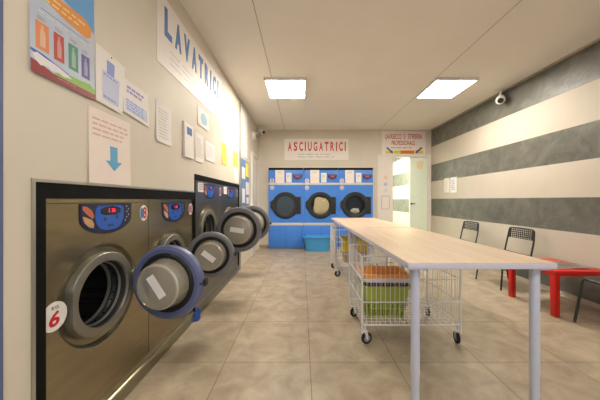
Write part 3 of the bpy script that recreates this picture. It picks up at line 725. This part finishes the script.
# ---------------------------------------------------------------- chairs
def make_chair():
    t = thing('metal_chair', '', 'chair', (0, 0, 0))
    # chair faces -X; origin under seat centre
    r = 0.010
    for s in (-1, 1):
        y = s*0.185
        bm = new(); tube(bm, smooth_path([(-0.235, s*0.205, 0.0), (-0.185, y, 0.435), (0.0, y, 0.437)], 0.04), r, 10); obj('leg', bm, M_CHAIR, t)
        bm = new(); tube(bm, smooth_path([(0.235, s*0.205, 0.0), (0.165, y, 0.437), (0.205, y, 0.62), (0.225, s*0.17, 0.765)], 0.05), r, 10); obj('leg', bm, M_CHAIR, t)
    bm = new(); tube(bm, smooth_path([(0.222, -0.170, 0.745), (0.228, -0.155, 0.775), (0.240, 0, 0.780), (0.228, 0.155, 0.775), (0.222, 0.170, 0.745)], 0.04), r, 10)
    obj('back_tube', bm, M_CHAIR, t)
    for x in (-0.18, 0.155): bm = new(); tube(bm, [(x, -0.185, 0.425), (x, 0.185, 0.425)], 0.008, 8); obj('cross_tube', bm, M_CHAIR, t)
    # seat pan, slightly dished
    bm = new(); nx, ny = 10, 10; g = []
    for i in range(nx+1):
        row = []
        for j in range(ny+1):
            u = -1+2*i/nx; v = -1+2*j/ny; k = 1-0.05*(u*u*v*v)
            row.append(bm.verts.new((0.195*u*k-0.01, 0.195*v*k, 0.452-0.012*(1-v*v)*(1-0.3*u*u)-0.008*max(0, -u-0.7)*3)))
        g.append(row)
    for i in range(nx):
        for j in range(ny): f = bm.faces.new((g[i][j], g[i+1][j], g[i+1][j+1], g[i][j+1])); f.smooth = True
    o = obj('seat', bm, M_CHAIR, t); md = o.modifiers.new('thick', 'SOLIDIFY'); md.thickness = 0.008
    # perforated back
    bm = new(); nu, nv = 13, 5; U0, U1, V0, V1 = -0.172, 0.172, 0.635, 0.775
    def Q(u, v):
        b = 0.012*(1-(u/0.172)**2)
        return Vector((0.212+0.012*(v-V0)/0.14+b, u, v))
    du, dv = (U1-U0)/nu, (V1-V0)/nv
    for i in range(nu):
        for j in range(nv):
            u0, v0 = U0+i*du, V0+j*dv; c = (u0+du/2, v0+dv/2)
            co = [(u0, v0), (u0+du, v0), (u0+du, v0+dv), (u0, v0+dv)]
            if i in (0, nu-1): bm.faces.new([bm.verts.new(Q(*p)) for p in co]); continue
            s = 0.45; dd = [(c[0], c[1]-dv*s), (c[0]+du*s, c[1]), (c[0], c[1]+dv*s), (c[0]-du*s, c[1])]
            for k in range(4):
                bm.faces.new([bm.verts.new(Q(*p)) for p in (co[k], co[(k+1) % 4], dd[(k+1) % 4])] if False else [bm.verts.new(Q(*p)) for p in (co[k], co[(k+1) % 4], dd[k])])
                bm.faces.new([bm.verts.new(Q(*p)) for p in (co[(k+1) % 4], dd[(k+1) % 4], dd[k])])
    bmesh.ops.remove_doubles(bm, verts=bm.verts, dist=1e-5)
    o = obj('backrest', bm, M_CHAIR, t); md = o.modifiers.new('thick', 'SOLIDIFY'); md.thickness = 0.004
    for o in t.children:
        for v in o.data.vertices: v.co.y *= 1.12; v.co.z *= (0.965 if v.co.z < 0.5 else 0.98)
    return t
ch = make_chair(); G = 'black metal chairs along the striped wall'
spots = [(2.765, 3.435, 0.0, 'black metal chair with perforated back between the red table and the farthest chair'),
         (2.765, 4.46, 0.0, 'black metal chair farthest from the viewer along the striped wall'),
         (2.805, 2.145, 0.0, 'black metal chair beside the near side of the red table, partly out of frame')]
for i, (x, y, rz, lb) in enumerate(spots):
    o = ch if i == 0 else dup(ch)
    o.location = (x, y, 0); o.rotation_euler = (0, 0, rz); tag(o, lb, 'chair', G)

# ---------------------------------------------------------------- red side table and magazines
t = thing('side_table', 'low square red side table between the black chairs at the striped wall', 'side table', (2.755, 2.75, 0))
bm = new(); box(bm, 2.48, 2.47, 0.40, 3.03, 3.03, 0.45, 0.002); obj('tabletop', bm, M_RED, t)
for x in (2.48, 2.98):
    for y in (2.47, 2.98): bm = new(); box(bm, x, y, 0, x+0.05, y+0.05, 0.40, 0.001); obj('leg', bm, M_RED, t)
def magazine(x, y, z, rz, a, b, h, m, m2, label):
    t = thing('magazine', label, 'magazine', (x, y, z), 'magazines on the red table')
    X = Matrix.Translation((x, y, z)) @ Matrix.Rotation(rz, 4, 'Z')
    bm = new(); box(bm, -a/2, -b/2, 0, a/2, b/2, h, 0.001); obj('pages', bm, M_PAPER, t, X)
    bm = new(); box(bm, -a/2, -b/2, h, a/2, b/2, h+0.0012); cv = obj('cover', bm, m, t, X)
    bm = new(); box(bm, -a*0.35, -b*0.3, h+0.0012, a*0.3, b*0.1, h+0.0018); box(bm, -a*0.35, b*0.25, h+0.0012, a*0.35, b*0.38, h+0.0018); obj('cover_print', bm, m2, cv, X)
Mg = mat('magazine_brown', (96, 72, 58), 0.35, noise=0.3, nscale=30); Mh = mat('magazine_grey', (120, 116, 112), 0.3, noise=0.3, nscale=26); Mi = mat('magazine_print', (176, 150, 130), 0.4)
magazine(2.76, 2.70, 0.4505, 0.10, 0.36, 0.25, 0.008, Mg, Mi, 'brown-covered magazine lying open-side down on the red table, left and lowest')
magazine(2.80, 2.66, 0.4610, -0.18, 0.29, 0.20, 0.006, Mh, Mg, 'grey-covered magazine lying across the brown one on the red table')

# ---------------------------------------------------------------- signs
def sign(P, u0, v0, u1, v1, label, name='wall_sign', th=0.004):
    loc = P((u0+u1)/2, (v0+v1)/2, 0); t = thing(name, label, 'sign', loc)
    bm = new(); rect(bm, u0, v0, u1, v1, P, 0.0005, th); obj('board', bm, M_BOARD, t); return t
t = sign(PL, 1.80, 2.15, 3.24, 2.68, 'long white sign reading LAVATRICI in blue, high on the left wall')
s_ = 'LAVATRICI'; u = 1.90
for i, c in enumerate(s_):
    wd = 0.034 if c == 'I' else 0.105
    obj('letter', text_bm(c, u, 2.395, u+wd, 2.615, PL, 0.004, 0.003, bold=0.045), M_TXTBLUE, t); u += wd+0.052
bm = new(); dashes(bm, 1.98, 2.20, 3.0, 2.34, 3, PL, 0.004, 0.22, seed=11); obj('small_print', bm, mat('print_bluegrey', (208, 206, 212), 0.6), t)
t = sign(PB, -0.425, 2.118, 1.125, 2.632, 'white sign reading ASCIUGATRICI in red above the dryers')
s_ = 'ASCIUGATRICI'; u = -0.34
for i, c in enumerate(s_):
    wd = 0.028 if c == 'I' else 0.092
    obj('letter', text_bm(c, u, 2.335, u+wd, 2.555, PB, 0.004, 0.003, bold=0.030), M_TXTRED, t); u += wd+(0.044 if c != 'I' else 0.046)
bm = new(); dashes(bm, -0.10, 2.16, 0.84, 2.29, 2, PB, 0.004, 0.2, seed=12); obj('small_print', bm, M_GREYTXT, t)
# sign over the doorway
t = sign(PB, 1.93, 2.235, 2.985, 2.815, 'white sign reading LAVASECCO E STIRERIA PROFESSIONALE above the bright doorway')
t['_x'] = 1; del t['_x']
for w_, a, b in (('LAVASECCO', 2.02, 2.41), ('E', 2.465, 2.50), ('STIRERIA', 2.56, 2.91)):
    obj('lettering', text_bm(w_, a, 2.625, b, 2.745, PB, 0.004, 0.002, bold=0.012), M_TXTPINK, t)
obj('lettering', text_bm('PROFESSIONALE', 2.17, 2.475, 2.73, 2.585, PB, 0.004, 0.002, bold=0.010), M_TXTPINK, t)
bm = new(); dashes(bm, 2.15, 2.395, 2.75, 2.43, 1, PB, 0.004, 0.6, seed=5); obj('small_print', bm, M_GREYTXT, t)
bm = new(); rect(bm, 2.03, 2.27, 2.20, 2.345, PB, 0.004, 0.005); rect(bm, 2.74, 2.27, 2.93, 2.35, PB, 0.004, 0.005); rect(bm, 2.22, 2.27, 2.38, 2.345, PB, 0.004, 0.005); obj('yellow_band', bm, mat('band_yellow', (222, 206, 60), 0.5), t)
bm = new(); rect(bm, 2.38, 2.265, 2.72, 2.35, PB, 0.004, 0.005); ob = obj('orange_band', bm, mat('band_orange', (236, 150, 40), 0.5), t)
obj('lettering', text_bm('ESPRESSO', 2.39, 2.275, 2.71, 2.34, PB, 0.005, 0.001, bold=0.02), mat('letter_orange', (214, 90, 20), 0.5), t)
def arrow(u0, v0, u1, v1, w_, P, n0):
    d = Vector((u1-u0, v1-v0)); L = d.length; d /= L; nn = Vector((-d.y, d.x)); s = L*0.62
    q = lambda a, b: (u0+d.x*a+nn.x*b, v0+d.y*a+nn.y*b)
    bm = new(); prism(bm, [q(0, -w_), q(s, -w_), q(s, -2.1*w_), q(L, 0), q(s, 2.1*w_), q(s, w_), q(0, w_)], P, n0, n0+0.002); return bm
M_ARP = mat('arrow_purple', (84, 76, 134), 0.5)
obj('arrow_mark', arrow(2.05, 2.42, 2.21, 2.275, 0.02, PB, 0.005), M_ARP, t)
obj('arrow_mark', arrow(2.90, 2.42, 2.74, 2.275, 0.02, PB, 0.005), M_ARP, t)

# ---------------------------------------------------------------- papers on the left wall
def paper(P, quad4, label, m=None, name='notice_sheet', cat='notice', prints=(), grp=None, th=0.0012):
    cx = sum(p[0] for p in quad4)/4; cy = sum(p[1] for p in quad4)/4
    t = thing(name, label, cat, P(cx, cy, 0), grp)
    # sheet with slightly lifted lower edge
    bm = new(); n = 8; q = quad4; rows = []
    for i in range(n+1):
        f = i/n; lift = 0.001+0.006*(1-f)**2
        L = Vector(q[0]).lerp(Vector(q[3]), f); R = Vector(q[1]).lerp(Vector(q[2]), f)
        rows.append([bm.verts.new(P(p.x, p.y, lift+k)) for k in (0, th) for p in (L, R)])
    for a, b in zip(rows[:-1], rows[1:]):
        bm.faces.new((a[2], a[3], b[3], b[2])); bm.faces.new((a[0], b[0], b[1], a[1])); bm.faces.new((a[0], a[2], b[2], b[0])); bm.faces.new((a[1], b[1], b[3], a[3]))
    bm.faces.new((rows[0][0], rows[0][1], rows[0][3], rows[0][2])); bm.faces.new((rows[-1][0], rows[-1][2], rows[-1][3], rows[-1][1]))
    obj('sheet', bm, m or M_PAPER, t)
    def W(u, v, k):   # 0..1 on the sheet
        a = Vector(q[0]).lerp(Vector(q[1]), u); b = Vector(q[3]).lerp(Vector(q[2]), u); p = a.lerp(b, v)
        return P(p.x, p.y, 0.001+0.006*(1-v)**2+th+0.0004+k)
    for nm, mm, fn in prints:
        bm = new(); fn(bm, W); obj(nm, bm, mm, t)
    return t
def pr(u0, v0, u1, v1): return lambda bm, W: rect(bm, u0, v0, u1, v1, W, 0, 0.0004)
def pd(u0, v0, u1, v1, rows, seed=1, fill=0.4): return lambda bm, W: dashes(bm, u0, v0, u1, v1, rows, W, 0, fill, seed=seed)
def R4(u0, v0, u1, v1): return [(u0, v0), (u1, v0), (u1, v1), (u0, v1)]
# detergent poster
def grad(name, rgb): return mat(name, rgb, 0.35, noise=0.08, nscale=10)
pt = paper(PL, R4(0.958, 1.645, 1.257, 2.145), 'large colourful detergent poster high on the left wall nearest the viewer', grad('poster_sky', (190, 200, 216)), 'detergent_poster', 'poster', prints=[
    ('sky_band', grad('poster_blue', (108, 168, 222)), lambda bm, W: prism(bm, [(0.0, 1.0), (1.0, 1.0), (1.0, 0.66), (0.86, 0.70), (0.4, 0.76), (0.0, 0.80)], W, 0, 0.0003)),
    ('headline_banner', mat('poster_banner', (226, 150, 70), 0.5), lambda bm, W: prism(bm, [(0.08, 0.64), (0.5, 0.585), (0.84, 0.56), (0.93, 0.60), (0.95, 0.69), (0.8, 0.74), (0.3, 0.72), (0.1, 0.72)], W, 0.0003, 0.0006)),
    ('headline', mat('poster_headline', (240, 214, 150), 0.5), lambda bm, W: dashes(bm, 0.15, 0.61, 0.85, 0.70, 2, W, 0.0007, 0.35, seed=21)),
    ('fine_rule', mat('poster_rule', (96, 124, 180), 0.5), lambda bm, W: rect(bm, 0.14, 0.535, 0.9, 0.54, W, 0, 0.0004)),
    ('caption', mat('poster_caption', (224, 224, 224), 0.5), pd(0.1, 0.49, 0.9, 0.515, 1, 4)),
    ('grass_band', grad('poster_green', (128, 178, 68)), lambda bm, W: prism(bm, [(0.25, 0.055), (1, 0.055), (1, 0.10), (0.9, 0.135), (0.75, 0.125), (0.55, 0.12), (0.4, 0.09)], W, 0, 0.0004)),
    ('red_band', mat('poster_red', (140, 22, 26), 0.4), pr(0, 0, 1, 0.06)),
    ('red_band', mat('poster_red', (140, 22, 26), 0.4), lambda bm, W: prism(bm, [(0, 0.06), (0.3, 0.06), (0.12, 0.09), (0, 0.10)], W, 0, 0.0005)),
    ('blue_wave', mat('poster_wave', (58, 104, 190), 0.4), lambda bm, W: prism(bm, [(0, 0.18), (0.15, 0.175), (0.4, 0.14), (0.55, 0.12), (0.4, 0.11), (0.15, 0.14), (0, 0.16)], W, 0, 0.0004)),
    ('white_splash', mat('poster_white', (232, 226, 226), 0.5), lambda bm, W: prism(bm, [(0.02, 0.14), (0.08, 0.165), (0.2, 0.15), (0.34, 0.14), (0.5, 0.115), (0.58, 0.09), (0.45, 0.075), (0.36, 0.09), (0.28, 0.075), (0.22, 0.095), (0.12, 0.075), (0.06, 0.10)], W, 0.0004, 0.0008)),
    ('small_text', mat('poster_smalltext', (196, 120, 120), 0.5), pd(0.35, 0.03, 0.68, 0.05, 1, 8)),
])
sw = [(0.07, 0.20, 0.24, 0.42, (224, 138, 84)), (0.31, 0.19, 0.46, 0.42, (190, 74, 60)), (0.53, 0.18, 0.69, 0.41, (78, 142, 120)), (0.75, 0.17, 0.90, 0.385, (92, 86, 146))]
def poster_add(nm, m_, fn):
    q = R4(0.958, 1.645, 1.257, 2.145)
    def W(u, v, k): return PL(q[0][0]+(q[1][0]-q[0][0])*u, q[0][1]+(q[3][1]-q[0][1])*v, 0.001+0.006*(1-v)**2+0.0016+k)
    bm = new(); fn(bm, W); obj(nm, bm, m_, pt)
for i, (a, b, c, d, col) in enumerate(sw):
    poster_add('product_picture', mat('swatch_%d' % i, col, 0.45), pr(a, b, c, d))
    lc = tuple(min(255, int(x*0.5+115)) for x in col)
    poster_add('bottle_picture', mat('swatch_light_%d' % i, lc, 0.45), lambda bm, W, a=a, b=b, c=c, d=d: prism(bm, [(a+(c-a)*x, b+(d-b)*y) for x, y in ((.3, .12), (.7, .12), (.74, .5), (.66, .72), (.58, .78), (.58, .9), (.4, .9), (.4, .78), (.3, .65))], W, 0.0005, 0.0009))
    poster_add('product_caption', mat('poster_caption2', (170, 160, 170), 0.5), pd(a+0.02, d+0.015, c-0.01, d+0.05, 2, i+2))
BL = mat('print_blue', (136, 154, 210), 0.6); BL2 = mat('print_paleblue', (196, 202, 228), 0.6); VI = mat('print_violet', (150, 142, 196), 0.6)
paper(PL, [(1.263, 1.653), (1.450, 1.640), (1.478, 1.925), (1.267, 1.945)], 'portrait white sheet with a blue drawing, pinned just beside the detergent poster', prints=[
    ('drawing', BL2, pr(0.22, 0.10, 0.82, 0.62)), ('drawing', BL, pr(0.36, 0.58, 0.62, 0.86)), ('drawing', BL, pd(0.25, 0.12, 0.8, 0.6, 6, 3, 0.55)), ('red_pin', M_RED, lambda bm, W: prism(bm, ellipse(0.5, 0.96, 0.02, 0.012, 10), W, 0, 0.003))])
paper(PL, [(1.458, 1.665), (1.705, 1.640), (1.700, 1.860), (1.466, 1.865)], 'landscape white sheet with violet blue drawings, right of the portrait drawing', prints=[
    ('drawing', BL2, pr(0.08, 0.10, 0.92, 0.45)), ('drawing', VI, pd(0.12, 0.62, 0.9, 0.86, 2, 5, 0.6)), ('drawing', BL, pd(0.1, 0.12, 0.9, 0.45, 4, 9, 0.5))])
paper(PL, R4(1.224, 1.236, 1.522, 1.612), 'pinkish white notice with handwritten lines and a blue down arrow', M_PAPERPINK, prints=[
    ('handwriting', mat('ink_red', (222, 176, 166), 0.6), pd(0.08, 0.62, 0.95, 0.9, 4, 13, 0.3)),
    ('down_arrow', mat('arrow_blue', (96, 168, 208), 0.6), lambda bm, W: prism(bm, [(0.46, 0.545), (0.64, 0.545), (0.64, 0.33), (0.75, 0.33), (0.55, 0.19), (0.35, 0.33), (0.46, 0.33)], W, 0, 0.0006))])
paper(PL, R4(1.79, 1.575, 2.002, 1.870), 'plain white sheet of faint print below the start of the LAVATRICI sign', prints=[('faint_print', mat('print_faint', (204, 198, 200), 0.6), pd(0.15, 0.1, 0.85, 0.85, 10, 17, 0.3))])
paper(PL, R4(2.195, 1.535, 2.385, 1.840), 'framed white sheet with a blue square heading, midway along the left wall', prints=[('blue_heading', mat('head_blue', (70, 110, 170), 0.5), pr(0.3, 0.68, 0.85, 0.9)), ('frame_edge', M_GREYTXT, pr(0.0, 0.0, 0.04, 1.0))], th=0.01)
paper(PL, R4(2.445, 1.53, 2.645, 1.82), 'white sheet of faint text just right of the framed blue-headed one', prints=[('faint_print', mat('print_faint', (204, 198, 200), 0.6), pd(0.12, 0.15, 0.88, 0.85, 9, 19, 0.3))])
paper(PL, R4(2.50, 1.905, 2.80, 2.095), 'small white notice with a pale blue round mark directly under the LAVATRICI sign', prints=[('round_mark', mat('round_blue', (150, 190, 214), 0.5), lambda bm, W: prism(bm, ellipse(0.55, 0.5, 0.28, 0.32), W, 0, 0.0005))])
paper(PL, R4(2.70, 1.585, 3.0, 1.795), 'landscape white sheet of faint text, next before the yellow notes', prints=[('faint_print', mat('print_faint', (204, 198, 200), 0.6), pd(0.1, 0.15, 0.9, 0.85, 6, 23, 0.3))])
paper(PL, R4(3.27, 1.62, 3.46, 1.90), 'yellow note on the left wall, nearer of the yellow pair', M_YEL, name='yellow_notice', grp='yellow notes above the tall washers', prints=[('faint_print', mat('print_ochre', (206, 186, 60), 0.6), pd(0.15, 0.2, 0.85, 0.8, 5, 3, 0.3))])
paper(PL, R4(3.80, 1.68, 4.08, 1.90), 'yellow note on the left wall, farther of the yellow pair beside the white board', M_YEL, name='yellow_notice', grp='yellow notes above the tall washers', prints=[('faint_print', mat('print_ochre', (206, 186, 60), 0.6), pd(0.15, 0.2, 0.85, 0.8, 5, 4, 0.3))])
paper(PL, R4(3.86, 1.43, 4.06, 1.66), 'white sheet under the farther yellow note, just above the tall washers')
# tall board and blue price board before the door
t = thing('information_board', 'tall white board with a blue lower half and taped notes, before the corner door', 'notice board', PL(4.50, 2.0, 0))
bm = new(); rect(bm, 4.22, 1.92, 4.74, 2.72, PL, 0.0005, 0.012); obj('upper_board', bm, M_PAPER, t)
bm = new(); dashes(bm, 4.27, 2.0, 4.7, 2.6, 8, PL, 0.012, 0.25, seed=31); obj('faint_print', bm, mat('print_faint', (204, 198, 200), 0.6), t)
bm = new(); rect(bm, 4.22, 1.05, 4.86, 1.86, PL, 0.0005, 0.02); lb = obj('blue_board', bm, mat('board_blue', (96, 130, 178), 0.45), t)
for (a, b, c, d) in ((4.28, 1.52, 4.52, 1.72), (4.58, 1.25, 4.84, 1.48), (4.30, 1.10, 4.50, 1.35), (4.62, 1.08, 4.82, 1.20)):
    bm = new(); rect(bm, a, b, c, d, PL, 0.02, 0.021); obj('taped_note', bm, M_PAPER, lb)
bm = new(); rect(bm, 4.56, 1.58, 4.82, 1.84, PL, 0.02, 0.021); obj('yellow_patch', bm, M_YEL, lb)
bm = new(); box(bm, XL, 4.185, 0, XL+0.018, 4.215, 2.78); struct('trim_8', bm, M_ALU)
# emergency lamp and small camera in the back left corner
t = thing('emergency_lamp', 'small round white emergency lamp on the left wall above the corner door', 'lamp', PL(5.32, 2.52, 0))
bm = new(); lathe(bm, [(0, 0), (0.085, 0), (0.085, 0.03), (0.07, 0.06), (0, 0.075)], PL(5.30, 2.50, 0), (1, 0, 0), 24); obj('housing', bm, M_WHITE, t)
bm = new(); lathe(bm, [(0.03, 0.068), (0.03, 0.085), (0, 0.09)], PL(5.30, 2.50, 0), (1, 0, 0), 16); obj('lens', bm, mat('lens_grey', (130, 134, 138), 0.2), t)
def camera_unit(p, d, label, s=1.0):
    t = thing('security_camera', label, 'camera', p, 'small security cameras at the ceiling'); p = Vector(p); d = Vector(d).normalized()
    bm = new(); cyl(bm, p, p-Vector((0, 0, 0.012)), 0.045*s, 20); tube(bm, [p, p-Vector((0, 0, 0.07*s))], 0.01*s, 10); obj('mount', bm, M_WHITE, t)
    c = p-Vector((0, 0, 0.095*s))
    bm = new(); lathe(bm, [(0, -0.06*s), (0.034*s, -0.055*s), (0.038*s, 0.0), (0.038*s, 0.055*s), (0.03*s, 0.065*s), (0, 0.065*s)], c, d, 20); b = obj('camera_body', bm, M_WHITE, t)
    bm = new(); lathe(bm, [(0.024*s, 0.060*s), (0.024*s, 0.070*s), (0, 0.073*s)], c, d, 16); obj('lens', bm, M_BLKPL, b)
camera_unit((3.04, 3.86, ZC), (-0.55, -0.7, -0.45), 'small white security camera hanging at the striped wall near the ceiling', 1.6)
camera_unit((-0.93, 5.72, ZC), (0.7, -0.6, -0.3), 'small grey security camera in the back left ceiling corner', 1.5)
# cards on the right wall
def wallcard(u0, u1, v0, v1, label, mm, seed):
    t = thing('wall_card', label, 'card', PR((u0+u1)/2, (v0+v1)/2, 0), 'framed cards on the striped wall')
    bm = new(); rect(bm, u0, v0, u1, v1, PR, 0.0005, 0.012); obj('frame', bm, M_WHITE, t)
    bm = new(); rect(bm, u0-0.015, v0+0.015, u1+0.015, v1-0.015, PR, 0.012, 0.013); c = obj('sheet', bm, M_PAPER, t)
    bm = new(); dashes(bm, u0-0.04, v0+0.05, u1+0.04, v1-0.04, 6, PR, 0.013, 0.5, seed=seed); obj('print', bm, mm, c)
wallcard(5.53, 5.35, 1.31, 1.62, 'pale framed card, left of the pair on the striped wall by the doorway', mat('print_beige', (214, 200, 176), 0.6), 1)
wallcard(5.30, 5.08, 1.30, 1.62, 'framed card with blue picture, right of the pair on the striped wall by the doorway', BL, 2)
# marks on the back door
Pd = lambda u, v, n: Vector((u, YB-0.0-n, v))
t = thing('door_sticker_set', 'column of small coloured stickers on the pale panel left of the doorway', 'sticker', Pd(2.02, 1.4, 0))
for i, (z, c) in enumerate(((1.70, (232, 200, 170)), (1.53, (184, 188, 214)), (1.38, (214, 210, 222)))):
    bm = new(); prism(bm, ellipse(2.02, z, 0.045, 0.045, 20), Pd, 0.0005, 0.002); obj('round_sticker', bm, mat('sticker_%d' % i, c, 0.5), t)
bm = new()
for a in ((1.92, 0.94, 1.93, 1.25), (2.11, 0.94, 2.12, 1.25), (1.92, 1.24, 2.12, 1.25), (1.92, 0.93, 2.12, 0.94)): rect(bm, a[0], a[1], a[2], a[3], Pd, 0.0005, 0.002)
obj('notice_outline', bm, M_GREYTXT, t)
Pd2 = lambda u, v, n: Vector((u, YB+0.02-n, v))
bm = new(); prism(bm, [(2.80, 1.90), (2.93, 1.92), (2.95, 2.08), (2.88, 2.10), (2.79, 2.05)], Pd2, 0.0, 0.002)
o = solo('warning_sticker', bm, mat('sticker_amber', (238, 218, 172), 0.5), 'amber sticker near the top of the pale door leaf', 'sticker')
for o in list(bpy.data.objects):
    if '_o' in o.keys(): del o['_o']
